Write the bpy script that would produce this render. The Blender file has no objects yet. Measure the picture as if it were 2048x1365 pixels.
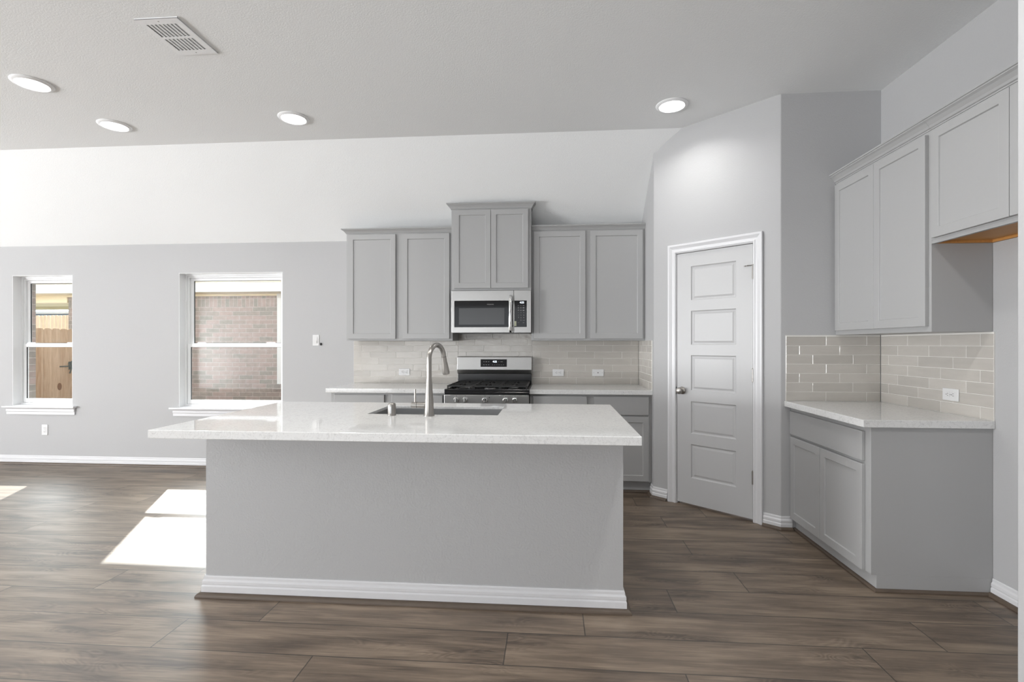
import bpy, bmesh, math, random
from mathutils import Vector, Matrix
random.seed(7)
PI = math.pi
C = bpy.context.scene.collection
sc = bpy.context.scene

# ------------------------------------------------------------------ camera, world, sun, area lights, exposure
D = 5.032; R = 2.3042; ZC = 3.0995; ZB = 2.40; YCR = 4.16
XS = 0.8762; YDL = 4.335; XDR = 1.627; YP = 3.6503
CT = 0.914; TH = 0.0397

cam = bpy.data.cameras.new('camera'); camo = bpy.data.objects.new('camera', cam); C.objects.link(camo)
camo.location = (0, 0, 1.3145); camo.rotation_euler = (PI/2, 0, 0.0761)
cam.sensor_width = 36; cam.sensor_fit = 'HORIZONTAL'; cam.lens = 987.94/2048*36
cam.shift_x = -(1027.9-1024)/2048; cam.shift_y = (689.65-682.5)/2048
cam.clip_start = 0.05; cam.clip_end = 200
sc.camera = camo

w = bpy.data.worlds.new('daylight'); sc.world = w; w.use_nodes = True
bgn = w.node_tree.nodes['Background']
bgn.inputs[0].default_value = (0.90, 0.95, 1.0, 1)
# clear sky: even base with a bright region around the sun (sun stands beyond the neighbouring roof)
_t = w.node_tree; _tc = _t.nodes.new('ShaderNodeTexCoord'); _dp = _t.nodes.new('ShaderNodeVectorMath'); _dp.operation = 'DOT_PRODUCT'
_dp.inputs[1].default_value = Vector((-0.51, 1, 0.84)).normalized(); _t.links.new(_tc.outputs['Generated'], _dp.inputs[0])
_mx = _t.nodes.new('ShaderNodeMath'); _mx.operation = 'MAXIMUM'; _mx.inputs[1].default_value = 0; _t.links.new(_dp.outputs['Value'], _mx.inputs[0])
_p = _t.nodes.new('ShaderNodeMath'); _p.operation = 'POWER'; _p.inputs[1].default_value = 5; _t.links.new(_mx.outputs[0], _p.inputs[0])
_a = _t.nodes.new('ShaderNodeMath'); _a.operation = 'MULTIPLY_ADD'; _a.inputs[1].default_value = 20.0; _a.inputs[2].default_value = 1.1
_t.links.new(_p.outputs[0], _a.inputs[0]); _t.links.new(_a.outputs[0], bgn.inputs[1])

sl = bpy.data.lights.new('sun', 'SUN'); so = bpy.data.objects.new('sun', sl); C.objects.link(so)
sl.energy = 8.5; sl.angle = math.radians(0.53); sl.color = (1, 0.95, 0.89)
so.rotation_euler = Vector((0.51, -1, -0.84)).to_track_quat('-Z', 'Y').to_euler()
so.location = (-4, 12, 10)

def area(name, loc, direction, sx, sy, power, col=(1, 1, 1)):
    l = bpy.data.lights.new(name, 'AREA'); l.shape = 'RECTANGLE'; l.size = sx; l.size_y = sy
    l.energy = power; l.color = col
    o = bpy.data.objects.new(name, l); C.objects.link(o); o.location = loc
    o.rotation_euler = Vector(direction).to_track_quat('-Z', 'Y').to_euler()
    return o
# added daylight fill lamps beyond the unseen openings of the left and rear walls
area('fill_left_opening', (-11.3, -1.7, 0.85), (1, 0, 0.8), 3.4, 2.2, 880, (0.97, 0.985, 1))
area('fill_left_opening_far', (-11.4, 2.2, 0.7), (1, -0.45, 0.8), 2.3, 2.2, 200, (0.97, 0.985, 1))
area('fill_rear_opening', (-3.2, -4.5, 0.7), (0, 1, 1.2), 5.4, 1.8, 80, (0.98, 0.99, 1))

sc.view_settings.view_transform = 'Standard'; sc.view_settings.look = 'None'
sc.cycles.caustics_reflective = False; sc.cycles.caustics_refractive = False
sc.view_settings.exposure = 0.40; sc.view_settings.gamma = 1.0; sc.view_settings.use_curve_mapping = False

# ------------------------------------------------------------------ materials
def newmat(name):
    m = bpy.data.materials.new(name); m.use_nodes = True
    nt = m.node_tree; b = nt.nodes['Principled BSDF']
    return m, nt, b
def N(nt, t, **kw):
    n = nt.nodes.new(t)
    for k, v in kw.items(): setattr(n, k, v)
    return n
def texco(nt, scale=(1, 1, 1), out='Object'):
    tc = N(nt, 'ShaderNodeTexCoord'); mp = N(nt, 'ShaderNodeMapping')
    mp.inputs['Scale'].default_value = scale
    nt.links.new(tc.outputs[out], mp.inputs[0]); return mp.outputs[0]
def simple(name, col, rough=0.5, metal=0.0, bump=0.0, bscale=200, vary=0.03, spec=0.5, stretch=(1, 1, 1)):
    m, nt, b = newmat(name)
    b.inputs['Roughness'].default_value = rough; b.inputs['Metallic'].default_value = metal
    b.inputs['Specular IOR Level'].default_value = spec
    co = texco(nt, stretch)
    nz = N(nt, 'ShaderNodeTexNoise'); nz.inputs['Scale'].default_value = bscale; nz.inputs['Detail'].default_value = 3
    nt.links.new(co, nz.inputs['Vector'])
    mr = N(nt, 'ShaderNodeMapRange'); mr.inputs[3].default_value = 1-vary; mr.inputs[4].default_value = 1+vary
    nt.links.new(nz.outputs['Fac'], mr.inputs[0])
    mx = N(nt, 'ShaderNodeMix', data_type='RGBA', blend_type='MULTIPLY'); mx.inputs[0].default_value = 1
    mx.inputs[6].default_value = (*col, 1); nt.links.new(mr.outputs[0], mx.inputs[7])
    nt.links.new(mx.outputs[2], b.inputs['Base Color'])
    if bump:
        bp = N(nt, 'ShaderNodeBump'); bp.inputs['Strength'].default_value = bump; bp.inputs['Distance'].default_value = 0.002
        nt.links.new(nz.outputs['Fac'], bp.inputs['Height']); nt.links.new(bp.outputs[0], b.inputs['Normal'])
    return m
def emit(name, col, s):
    m, nt, b = newmat(name)
    b.inputs['Base Color'].default_value = (*col, 1)
    b.inputs['Emission Color'].default_value = (*col, 1); b.inputs['Emission Strength'].default_value = s
    return m

M = {}
M['wall'] = simple('painted_drywall', (0.465, 0.465, 0.47), 0.65, bump=0.35, bscale=130, vary=0.015)
M['ceiling'] = simple('textured_ceiling_paint', (0.86, 0.87, 0.87), 0.85, bump=0.6, bscale=110, vary=0.02)
M['island_wall'] = simple('island_textured_paint', (0.46, 0.46, 0.463), 0.6, bump=0.9, bscale=95, vary=0.015)
M['trim'] = simple('white_trim_paint', (0.70, 0.70, 0.715), 0.35, vary=0.01)
M['door'] = simple('white_door_paint', (0.53, 0.53, 0.535), 0.4, vary=0.01)
M['cab'] = simple('grey_cabinet_paint', (0.40, 0.40, 0.40), 0.38, vary=0.01, bscale=60)
M['vinyl'] = simple('white_vinyl', (0.88, 0.885, 0.89), 0.3, vary=0.005)
M['plastic'] = simple('white_plastic', (0.72, 0.72, 0.72), 0.35, vary=0.005)
M['slot'] = simple('dark_slot', (0.05, 0.05, 0.05), 0.6)
M['steel'] = simple('brushed_stainless', (0.47, 0.465, 0.455), 0.34, 1.0, bump=0.08, bscale=60, vary=0.04, stretch=(1, 1, 30))
M['sinksteel'] = simple('sink_stainless', (0.52, 0.52, 0.52), 0.32, 1.0, bump=0.05, bscale=60, vary=0.04, stretch=(1, 20, 1))
M['nickel'] = simple('brushed_nickel', (0.37, 0.352, 0.33), 0.30, 1.0, vary=0.03, bscale=80)
M['chrome'] = simple('polished_chrome', (0.72, 0.72, 0.72), 0.1, 1.0, vary=0.0)
M['black'] = simple('black_enamel', (0.012, 0.012, 0.013), 0.18, vary=0.0)
M['iron'] = simple('cast_iron', (0.02, 0.02, 0.02), 0.5, bump=0.3, bscale=300)
M['glassblack'] = simple('black_glass', (0.008, 0.008, 0.009), 0.06, vary=0.0)
M['mesh_glass'] = simple('screened_oven_glass', (0.075, 0.077, 0.08), 0.18, vary=0.0)
M['rubber'] = simple('black_rubber', (0.02, 0.02, 0.02), 0.7)
M['shoe'] = simple('wood_shoe_molding', (0.105, 0.078, 0.058), 0.45, bscale=20, vary=0.2, stretch=(1, 1, 4))
M['maple'] = simple('unpainted_wood_underside', (0.55, 0.27, 0.08), 0.5, bscale=6, vary=0.18, stretch=(1, 12, 1))
M['grout'] = simple('pale_grout', (0.74, 0.725, 0.69), 0.8, vary=0.02)
M['white_mark'] = emit('lit_display', (0.85, 0.93, 1.0), 0.9)
M['key_mark'] = simple('printed_grey', (0.32, 0.32, 0.32), 0.5)
M['sticker'] = simple('pale_sticker', (0.55, 0.58, 0.42), 0.5)
M['fascia'] = simple('painted_fascia', (0.66, 0.66, 0.65), 0.6)
M['soffit'] = simple('cream_painted_wood', (0.78, 0.68, 0.48), 0.6)
M['olive'] = simple('porch_ceiling_paint', (0.52, 0.47, 0.30), 0.7)
M['shingle'] = simple('roof_shingles', (0.26, 0.25, 0.24), 0.9, bump=0.5, bscale=12, vary=0.4)
M['ground'] = simple('packed_ground', (0.22, 0.21, 0.205), 0.95, bump=0.6, bscale=8, vary=0.2)
M['siding'] = simple('pale_blue_siding', (0.34, 0.42, 0.50), 0.8)
M['hinge_black'] = simple('weathered_iron', (0.10, 0.12, 0.11), 0.6)
M['lamp'] = emit('lamp_diffuser', (1, 0.99, 0.97), 5)

def quartz():
    m, nt, b = newmat('white_quartz')
    co = texco(nt)
    b.inputs['Roughness'].default_value = 0.04; b.inputs['Specular IOR Level'].default_value = 0.95
    n1 = N(nt, 'ShaderNodeTexNoise'); n1.inputs['Scale'].default_value = 22; n1.inputs['Detail'].default_value = 8; n1.inputs['Distortion'].default_value = 1.6
    n2 = N(nt, 'ShaderNodeTexNoise'); n2.inputs['Scale'].default_value = 90; n2.inputs['Detail'].default_value = 4
    nt.links.new(co, n1.inputs['Vector']); nt.links.new(co, n2.inputs['Vector'])
    r1 = N(nt, 'ShaderNodeValToRGB'); e = r1.color_ramp.elements
    e[0].position = 0.475; e[0].color = (0, 0, 0, 1); e[1].position = 0.535; e[1].color = (0, 0, 0, 1)
    x = r1.color_ramp.elements.new(0.505); x.color = (1, 1, 1, 1)
    nt.links.new(n1.outputs['Fac'], r1.inputs[0])
    r2 = N(nt, 'ShaderNodeValToRGB'); e = r2.color_ramp.elements
    e[0].position = 0.58; e[0].color = (0, 0, 0, 1); e[1].position = 0.72; e[1].color = (1, 1, 1, 1)
    nt.links.new(n2.outputs['Fac'], r2.inputs[0])
    mu = N(nt, 'ShaderNodeMath', operation='MULTIPLY_ADD'); mu.inputs[1].default_value = 0.24
    nt.links.new(r1.outputs[0], mu.inputs[0])
    m2 = N(nt, 'ShaderNodeMath', operation='MULTIPLY'); m2.inputs[1].default_value = 0.28
    nt.links.new(r2.outputs[0], m2.inputs[0]); nt.links.new(m2.outputs[0], mu.inputs[2])
    mx = N(nt, 'ShaderNodeMix', data_type='RGBA'); mx.inputs[6].default_value = (0.75, 0.75, 0.745, 1); mx.inputs[7].default_value = (0.30, 0.30, 0.295, 1)
    nt.links.new(mu.outputs[0], mx.inputs[0]); nt.links.new(mx.outputs[2], b.inputs['Base Color'])
    return m
M['quartz'] = quartz()

def planks():
    m, nt, b = newmat('wood_planks'); L = nt.links.new
    uv = N(nt, 'ShaderNodeUVMap'); uv.uv_map = 'plank'
    at = N(nt, 'ShaderNodeAttribute'); at.attribute_name = 'pl'     # r: random, g: half-length
    sp = N(nt, 'ShaderNodeSeparateColor'); L(at.outputs['Color'], sp.inputs[0])
    su = N(nt, 'ShaderNodeSeparateXYZ'); L(uv.outputs[0], su.inputs[0])
    def math_(op, a, b_=None, c=None):
        n = N(nt, 'ShaderNodeMath', operation=op)
        for i, v in enumerate((a, b_, c)):
            if v is None: continue
            if isinstance(v, (int, float)): n.inputs[i].default_value = v
            else: L(v, n.inputs[i])
        return n.outputs[0]
    ru = math_('MULTIPLY_ADD', sp.outputs[0], 41.0, su.outputs[0])
    rv = math_('MULTIPLY_ADD', sp.outputs[0], 17.0, su.outputs[1])
    def vec(ax, ay, az=0.0):
        c = N(nt, 'ShaderNodeCombineXYZ')
        L(math_('MULTIPLY', ru, ax), c.inputs[0]); L(math_('MULTIPLY', rv, ay), c.inputs[1]); c.inputs[2].default_value = az
        return c.outputs[0]
    def noise(v, s, det=4, dist=0.0, rough=0.5):
        n = N(nt, 'ShaderNodeTexNoise'); n.inputs['Scale'].default_value = s; n.inputs['Detail'].default_value = det
        n.inputs['Distortion'].default_value = dist; n.inputs['Roughness'].default_value = rough
        L(v, n.inputs['Vector']); return n.outputs['Fac']
    broad = noise(vec(1.1, 7.0), 1.6, 4, 0.6)
    streak = noise(vec(1.6, 34.0, 3.0), 2.6, 6, 0.3, 0.65)
    fine = noise(vec(6, 260.0, 7.0), 2.0, 3, 0, 0.6)
    cath = noise(vec(1.3, 4.2, 5.0), 1.7, 2, 0.4)
    rings = math_('FRACT', math_('MULTIPLY', cath, 26.0))
    rings = math_('ABSOLUTE', math_('SUBTRACT', rings, 0.5))
    mask = N(nt, 'ShaderNodeMapRange'); mask.inputs[1].default_value = 0.52; mask.inputs[2].default_value = 0.68
    L(noise(vec(1.5, 5.5, 11.0), 1.5, 2), mask.inputs[0])
    ringm = math_('MULTIPLY', rings, mask.outputs[0])
    s = math_('MULTIPLY_ADD', broad, 1.15, math_('MULTIPLY', streak, 0.75))
    s = math_('MULTIPLY_ADD', fine, 0.20, s)
    s = math_('MULTIPLY_ADD', ringm, -0.42, s)
    s = math_('MULTIPLY_ADD', sp.outputs[0], 0.10, s)
    mr = N(nt, 'ShaderNodeMapRange'); mr.inputs[1].default_value = 0.82; mr.inputs[2].default_value = 1.36
    L(s, mr.inputs[0])
    cr = N(nt, 'ShaderNodeValToRGB'); e = cr.color_ramp.elements
    e[0].position = 0.0; e[0].color = (0.060, 0.040, 0.026, 1); e[1].position = 1.0; e[1].color = (0.245, 0.185, 0.132, 1)
    x = cr.color_ramp.elements.new(0.5); x.color = (0.142, 0.103, 0.071, 1)
    L(mr.outputs[0], cr.inputs[0])
    # thin dark joints
    ed1 = math_('MINIMUM', su.outputs[1], math_('SUBTRACT', 0.2295, su.outputs[1]))
    lp = math_('MULTIPLY', sp.outputs[1], 10.0)
    ed2 = math_('MINIMUM', su.outputs[0], math_('SUBTRACT', lp, su.outputs[0]))
    ed = math_('MINIMUM', ed1, ed2)
    em = N(nt, 'ShaderNodeMapRange'); em.inputs[1].default_value = 0.0014; em.inputs[2].default_value = 0.0034
    em.inputs[3].default_value = 0.22; em.inputs[4].default_value = 1.0
    L(ed, em.inputs[0])
    mx = N(nt, 'ShaderNodeMix', data_type='RGBA', blend_type='MULTIPLY'); mx.inputs[0].default_value = 1
    L(cr.outputs[0], mx.inputs[6]); L(em.outputs[0], mx.inputs[7]); L(mx.outputs[2], b.inputs['Base Color'])
    b.inputs['Roughness'].default_value = 0.47; b.inputs['Specular IOR Level'].default_value = 1.0
    bp = N(nt, 'ShaderNodeBump'); bp.inputs['Strength'].default_value = 0.12; bp.inputs['Distance'].default_value = 0.001
    L(math_('ADD', em.outputs[0], math_('MULTIPLY', streak, 0.6)), bp.inputs['Height']); L(bp.outputs[0], b.inputs['Normal'])
    return m
M['planks'] = planks()

def tilemat():
    m, nt, b = newmat('glazed_tile'); L = nt.links.new
    at = N(nt, 'ShaderNodeAttribute'); at.attribute_name = 'pl'
    sp = N(nt, 'ShaderNodeSeparateColor'); L(at.outputs['Color'], sp.inputs[0])
    co = texco(nt, (6, 6, 30))
    nz = N(nt, 'ShaderNodeTexNoise'); nz.inputs['Scale'].default_value = 1.2; nz.inputs['Detail'].default_value = 4; L(co, nz.inputs['Vector'])
    ad = N(nt, 'ShaderNodeMath', operation='ADD'); L(sp.outputs[0], ad.inputs[0]); L(nz.outputs['Fac'], ad.inputs[1])
    mr = N(nt, 'ShaderNodeMapRange'); mr.inputs[1].default_value = 0.3; mr.inputs[2].default_value = 1.7; L(ad.outputs[0], mr.inputs[0])
    mx = N(nt, 'ShaderNodeMix', data_type='RGBA'); mx.inputs[6].default_value = (0.45, 0.425, 0.39, 1); mx.inputs[7].default_value = (0.56, 0.53, 0.49, 1)
    L(mr.outputs[0], mx.inputs[0]); L(mx.outputs[2], b.inputs['Base Color'])
    b.inputs['Roughness'].default_value = 0.12
    n2 = N(nt, 'ShaderNodeTexNoise'); n2.inputs['Scale'].default_value = 22; n2.inputs['Detail'].default_value = 2
    L(texco(nt), n2.inputs['Vector'])
    bp = N(nt, 'ShaderNodeBump'); bp.inputs['Strength'].default_value = 0.35; bp.inputs['Distance'].default_value = 0.004
    L(n2.outputs['Fac'], bp.inputs['Height']); L(bp.outputs[0], b.inputs['Normal'])
    return m
M['tile'] = tilemat()

def brickmat(name, soldier=False):
    m, nt, b = newmat(name); L = nt.links.new
    tc = N(nt, 'ShaderNodeTexCoord'); sx = N(nt, 'ShaderNodeSeparateXYZ'); L(tc.outputs['Object'], sx.inputs[0])
    ad = N(nt, 'ShaderNodeMath', operation='ADD'); L(sx.outputs[0], ad.inputs[0]); L(sx.outputs[1], ad.inputs[1])
    cb = N(nt, 'ShaderNodeCombineXYZ')
    if soldier: L(sx.outputs[2], cb.inputs[0]); L(ad.outputs[0], cb.inputs[1])
    else: L(ad.outputs[0], cb.inputs[0]); L(sx.outputs[2], cb.inputs[1])
    br = N(nt, 'ShaderNodeTexBrick'); L(cb.outputs[0], br.inputs['Vector'])
    br.offset = 0.0 if soldier else 0.5
    br.inputs['Scale'].default_value = 1; br.inputs['Mortar Size'].default_value = 0.006; br.inputs['Mortar Smooth'].default_value = 0.3
    br.inputs['Bias'].default_value = -0.25
    br.inputs['Brick Width'].default_value = 0.40 if soldier else 0.255; br.inputs['Row Height'].default_value = 0.0775
    br.inputs['Color1'].default_value = (0.33, 0.25, 0.225, 1); br.inputs['Color2'].default_value = (0.20, 0.195, 0.17, 1)
    br.inputs['Mortar'].default_value = (0.40, 0.35, 0.31, 1)
    nz = N(nt, 'ShaderNodeTexNoise'); nz.inputs['Scale'].default_value = 14; nz.inputs['Detail'].default_value = 6; L(tc.outputs['Object'], nz.inputs['Vector'])
    mr = N(nt, 'ShaderNodeMapRange'); mr.inputs[3].default_value = 0.68; mr.inputs[4].default_value = 1.32; L(nz.outputs['Fac'], mr.inputs[0])
    mx = N(nt, 'ShaderNodeMix', data_type='RGBA', blend_type='MULTIPLY'); mx.inputs[0].default_value = 1
    L(br.outputs['Color'], mx.inputs[6]); L(mr.outputs[0], mx.inputs[7]); L(mx.outputs[2], b.inputs['Base Color'])
    b.inputs['Roughness'].default_value = 0.9
    bp = N(nt, 'ShaderNodeBump'); bp.inputs['Strength'].default_value = 0.5; bp.inputs['Distance'].default_value = 0.01; bp.invert = True
    L(br.outputs['Fac'], bp.inputs['Height']); L(bp.outputs[0], b.inputs['Normal'])
    return m
M['brick'] = brickmat('pink_tan_brick'); M['soldier'] = brickmat('soldier_course_brick', True)

def boards(name, c1, c2, width, axis):
    m, nt, b = newmat(name); L = nt.links.new
    tc = N(nt, 'ShaderNodeTexCoord'); sx = N(nt, 'ShaderNodeSeparateXYZ'); L(tc.outputs['Object'], sx.inputs[0])
    mu = N(nt, 'ShaderNodeMath', operation='DIVIDE'); L(sx.outputs[axis], mu.inputs[0]); mu.inputs[1].default_value = width
    fl = N(nt, 'ShaderNodeMath', operation='FLOOR'); L(mu.outputs[0], fl.inputs[0])
    wn = N(nt, 'ShaderNodeTexWhiteNoise', noise_dimensions='1D'); L(fl.outputs[0], wn.inputs['W'])
    mp = N(nt, 'ShaderNodeMapping'); mp.inputs['Scale'].default_value = (9, 9, 1.3); L(tc.outputs['Object'], mp.inputs[0])
    nz = N(nt, 'ShaderNodeTexNoise'); nz.inputs['Scale'].default_value = 2.5; nz.inputs['Detail'].default_value = 6; nz.inputs['Distortion'].default_value = 0.8; L(mp.outputs[0], nz.inputs['Vector'])
    a = N(nt, 'ShaderNodeMath', operation='MULTIPLY_ADD'); L(wn.outputs['Value'], a.inputs[0]); a.inputs[1].default_value = 0.35; L(nz.outputs['Fac'], a.inputs[2])
    mr = N(nt, 'ShaderNodeMapRange'); mr.inputs[1].default_value = 0.3; mr.inputs[2].default_value = 1.1; L(a.outputs[0], mr.inputs[0])
    mx = N(nt, 'ShaderNodeMix', data_type='RGBA'); mx.inputs[6].default_value = (*c1, 1); mx.inputs[7].default_value = (*c2, 1); L(mr.outputs[0], mx.inputs[0])
    L(mx.outputs[2], b.inputs['Base Color']); b.inputs['Roughness'].default_value = 0.8
    return m
M['gatewood'] = boards('gate_boards', (0.50, 0.31, 0.18), (0.86, 0.66, 0.47), 0.14, 1)
M['picketwood'] = boards('picket_boards', (0.80, 0.58, 0.38), (1.0, 0.80, 0.58), 0.14, 0)  # sunlight on the far fence put into its pale board colour

def glassmat():
    m = bpy.data.materials.new('window_glass'); m.use_nodes = True; nt = m.node_tree
    nt.nodes.clear(); o = N(nt, 'ShaderNodeOutputMaterial'); t = N(nt, 'ShaderNodeBsdfTransparent'); g = N(nt, 'ShaderNodeBsdfGlossy')
    t.inputs[0].default_value = (0.93, 0.95, 0.94, 1); g.inputs['Roughness'].default_value = 0.0
    lw = N(nt, 'ShaderNodeLayerWeight'); lw.inputs[0].default_value = 0.5
    pw = N(nt, 'ShaderNodeMath', operation='POWER'); nt.links.new(lw.outputs['Facing'], pw.inputs[0]); pw.inputs[1].default_value = 5
    f = N(nt, 'ShaderNodeMath', operation='MULTIPLY_ADD'); nt.links.new(pw.outputs[0], f.inputs[0]); f.inputs[1].default_value = 0.93; f.inputs[2].default_value = 0.04
    mx = N(nt, 'ShaderNodeMixShader'); nt.links.new(f.outputs[0], mx.inputs[0]); nt.links.new(t.outputs[0], mx.inputs[1]); nt.links.new(g.outputs[0], mx.inputs[2])
    nt.links.new(mx.outputs[0], o.inputs[0]); return m
M['glass'] = glassmat()

# ------------------------------------------------------------------ mesh helpers
class MB:
    def __init__(s): s.v = []; s.f = []; s.a = []
    def add(s, vs, fs, attr=None):
        n = len(s.v); s.v += [tuple(p) for p in vs]; s.f += [tuple(i+n for i in f) for f in fs]
        s.a += [attr]*len(fs); return s
    def box(s, x0, x1, y0, y1, z0, z1, attr=None):
        return s.add([(x0, y0, z0), (x1, y0, z0), (x1, y1, z0), (x0, y1, z0), (x0, y0, z1), (x1, y0, z1), (x1, y1, z1), (x0, y1, z1)],
                     [(0, 3, 2, 1), (4, 5, 6, 7), (0, 1, 5, 4), (1, 2, 6, 5), (2, 3, 7, 6), (3, 0, 4, 7)], attr)
    def prism(s, poly, y0, y1, m=lambda a, b, c: (a, c, b)):
        n = len(poly); vs = [m(a, b, y0) for a, b in poly]+[m(a, b, y1) for a, b in poly]
        return s.add(vs, [tuple(range(n))[::-1], tuple(range(n, 2*n))]+[(i, (i+1) % n, (i+1) % n+n, i+n) for i in range(n)])
    def lathe(s, prof, c=(0, 0, 0), n=32, axis='z', caps=True):
        vs = []
        for r, h in prof:
            for k in range(n):
                a = 2*PI*k/n; p = (r*math.cos(a), r*math.sin(a), h)
                if axis == 'x': p = (h, p[0], p[1])
                if axis == 'y': p = (p[0], h, p[1])
                vs.append((p[0]+c[0], p[1]+c[1], p[2]+c[2]))
        fs = [(i*n+k, i*n+(k+1) % n, (i+1)*n+(k+1) % n, (i+1)*n+k) for i in range(len(prof)-1) for k in range(n)]
        if caps: fs += [tuple(range(n))[::-1], tuple(range((len(prof)-1)*n, len(prof)*n))]
        return s.add(vs, fs)
    def tube(s, pts, rad, n=20, caps=True):
        pts = [Vector(p) for p in pts]; rs = rad if isinstance(rad, (list, tuple)) else [rad]*len(pts)
        t0 = (pts[1]-pts[0]).normalized(); up = Vector((0, 0, 1)) if abs(t0.z) < .9 else Vector((1, 0, 0))
        u = t0.cross(up).normalized(); vs = []; m = len(pts)
        for i, p in enumerate(pts):
            t = ((pts[min(i+1, m-1)]-pts[max(i-1, 0)])).normalized()
            u = (u-t*u.dot(t)).normalized(); v = t.cross(u)
            for k in range(n):
                a = 2*PI*k/n; vs.append(p+(u*math.cos(a)+v*math.sin(a))*rs[i])
        fs = [(i*n+k, i*n+(k+1) % n, (i+1)*n+(k+1) % n, (i+1)*n+k) for i in range(m-1) for k in range(n)]
        if caps: fs += [tuple(range(n))[::-1], tuple(range((m-1)*n, m*n))]
        return s.add(vs, fs)
    def sweep(s, path, prof, mp=lambda x, y, b: (x, y, b), closed=False):
        """profile points (a,b): a offset to the right of the path direction in its plane, b out of plane"""
        n = len(path); P = [Vector(p) for p in path]; m = len(prof); vs = []
        for i, p in enumerate(P):
            dirs = []
            if i > 0 or closed: dirs.append((P[i]-P[i-1]).normalized())
            if i < n-1 or closed: dirs.append((P[(i+1) % n]-P[i]).normalized())
            ns = [Vector((d.y, -d.x)) for d in dirs]
            if len(ns) == 2:
                q = (ns[0]+ns[1]); q = q/(q.length*q.length)*2
            else: q = ns[0]
            for a, b in prof: vs.append(mp(p.x+q.x*a, p.y+q.y*a, b))
        fs = []
        for i in range(n if closed else n-1):
            j = (i+1) % n
            for k in range(m): fs.append((i*m+k, i*m+(k+1) % m, j*m+(k+1) % m, j*m+k))
        if not closed: fs += [tuple(range(m))[::-1], tuple(range((n-1)*m, n*m))]
        return s.add(vs, fs)
    def holes(s, x0, x1, z0, z1, y0, y1, hs):
        """solid wall in xz with rectangular through holes"""
        xs = sorted({x0, x1}|{h[0] for h in hs}|{h[1] for h in hs}); zs = sorted({z0, z1}|{h[2] for h in hs}|{h[3] for h in hs})
        idx = {}
        def V(i, j, k):
            if (i, j, k) not in idx:
                idx[(i, j, k)] = len(loc); loc.append((xs[i], (y0, y1)[k], zs[j]))
            return idx[(i, j, k)]
        loc = []; fs = []
        def solid(i, j):
            if i < 0 or j < 0 or i >= len(xs)-1 or j >= len(zs)-1: return False
            cx = (xs[i]+xs[i+1])/2; cz = (zs[j]+zs[j+1])/2
            return not any(h[0] < cx < h[1] and h[2] < cz < h[3] for h in hs)
        for i in range(len(xs)-1):
            for j in range(len(zs)-1):
                if not solid(i, j): continue
                fs.append((V(i, j, 0), V(i+1, j, 0), V(i+1, j+1, 0), V(i, j+1, 0)))
                fs.append((V(i, j, 1), V(i, j+1, 1), V(i+1, j+1, 1), V(i+1, j, 1)))
                if not solid(i-1, j): fs.append((V(i, j, 0), V(i, j+1, 0), V(i, j+1, 1), V(i, j, 1)))
                if not solid(i+1, j): fs.append((V(i+1, j, 0), V(i+1, j, 1), V(i+1, j+1, 1), V(i+1, j+1, 0)))
                if not solid(i, j-1): fs.append((V(i, j, 0), V(i, j, 1), V(i+1, j, 1), V(i+1, j, 0)))
                if not solid(i, j+1): fs.append((V(i, j+1, 0), V(i+1, j+1, 0), V(i+1, j+1, 1), V(i, j+1, 1)))
        return s.add(loc, fs)
    def build(s, name, mat, parent=None, bevel=0.0, smooth=False, seg=2, loc=None, rotz=0.0):
        me = bpy.data.meshes.new(name); me.from_pydata(s.v, [], s.f)
        bm = bmesh.new(); bm.from_mesh(me); bmesh.ops.recalc_face_normals(bm, faces=bm.faces); bm.to_mesh(me); bm.free()
        me.materials.append(M[mat]); o = bpy.data.objects.new(name, me); C.objects.link(o)
        if any(a is not None for a in s.a):
            ca = me.color_attributes.new('pl', 'FLOAT_COLOR', 'CORNER')
            for p in me.polygons:
                a = s.a[p.index] or (0, 0, 0)
                for li in p.loop_indices: ca.data[li].color = (a[0], a[1], a[2], 1)
        if smooth:
            for p in me.polygons: p.use_smooth = True
            try: me.set_sharp_from_angle(angle=math.radians(38))
            except Exception: pass
        if parent: o.parent = parent
        if loc: o.location = loc
        if rotz: o.rotation_euler = (0, 0, rotz)
        if bevel:
            b = o.modifiers.new('bevel', 'BEVEL'); b.width = bevel; b.segments = seg; b.limit_method = 'ANGLE'; b.angle_limit = math.radians(40)
        return o

def tag(o, label=None, cat=None, group=None, kind=None):
    if label: o['label'] = label
    if cat: o['category'] = cat
    if group: o['group'] = group
    if kind: o['kind'] = kind
    return o
def thing(name, label, cat, loc=(0, 0, 0), rotz=0.0, group=None, kind=None):
    o = bpy.data.objects.new(name, None); C.objects.link(o); o.empty_display_size = 0.1
    o.location = loc; o.rotation_euler = (0, 0, rotz); return tag(o, label, cat, group, kind)
def dup(root, loc, label, rotz=None):
    r = root.copy(); C.objects.link(r); r.location = loc; r['label'] = label
    if rotz is not None: r.rotation_euler = (0, 0, rotz)
    for ch in list(root.children):
        c = ch.copy(); C.objects.link(c); c.parent = r
        for g in ch.children:
            d = g.copy(); C.objects.link(d); d.parent = c
    return r
def lettering(name, body, size, mat, parent, m, depth=0.0004, bold=0.0):
    cu = bpy.data.curves.new(name, 'FONT'); cu.body = body; cu.size = size; cu.extrude = depth; cu.align_x = 'CENTER'; cu.align_y = 'CENTER'; cu.offset = bold
    t = bpy.data.objects.new(name, cu); C.objects.link(t); bpy.context.view_layer.update()
    me = bpy.data.meshes.new_from_object(t.evaluated_get(bpy.context.evaluated_depsgraph_get()))
    bpy.data.objects.remove(t); me.transform(m); me.materials.clear(); me.materials.append(M[mat])
    o = bpy.data.objects.new(name, me); C.objects.link(o); o.parent = parent; return o
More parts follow.
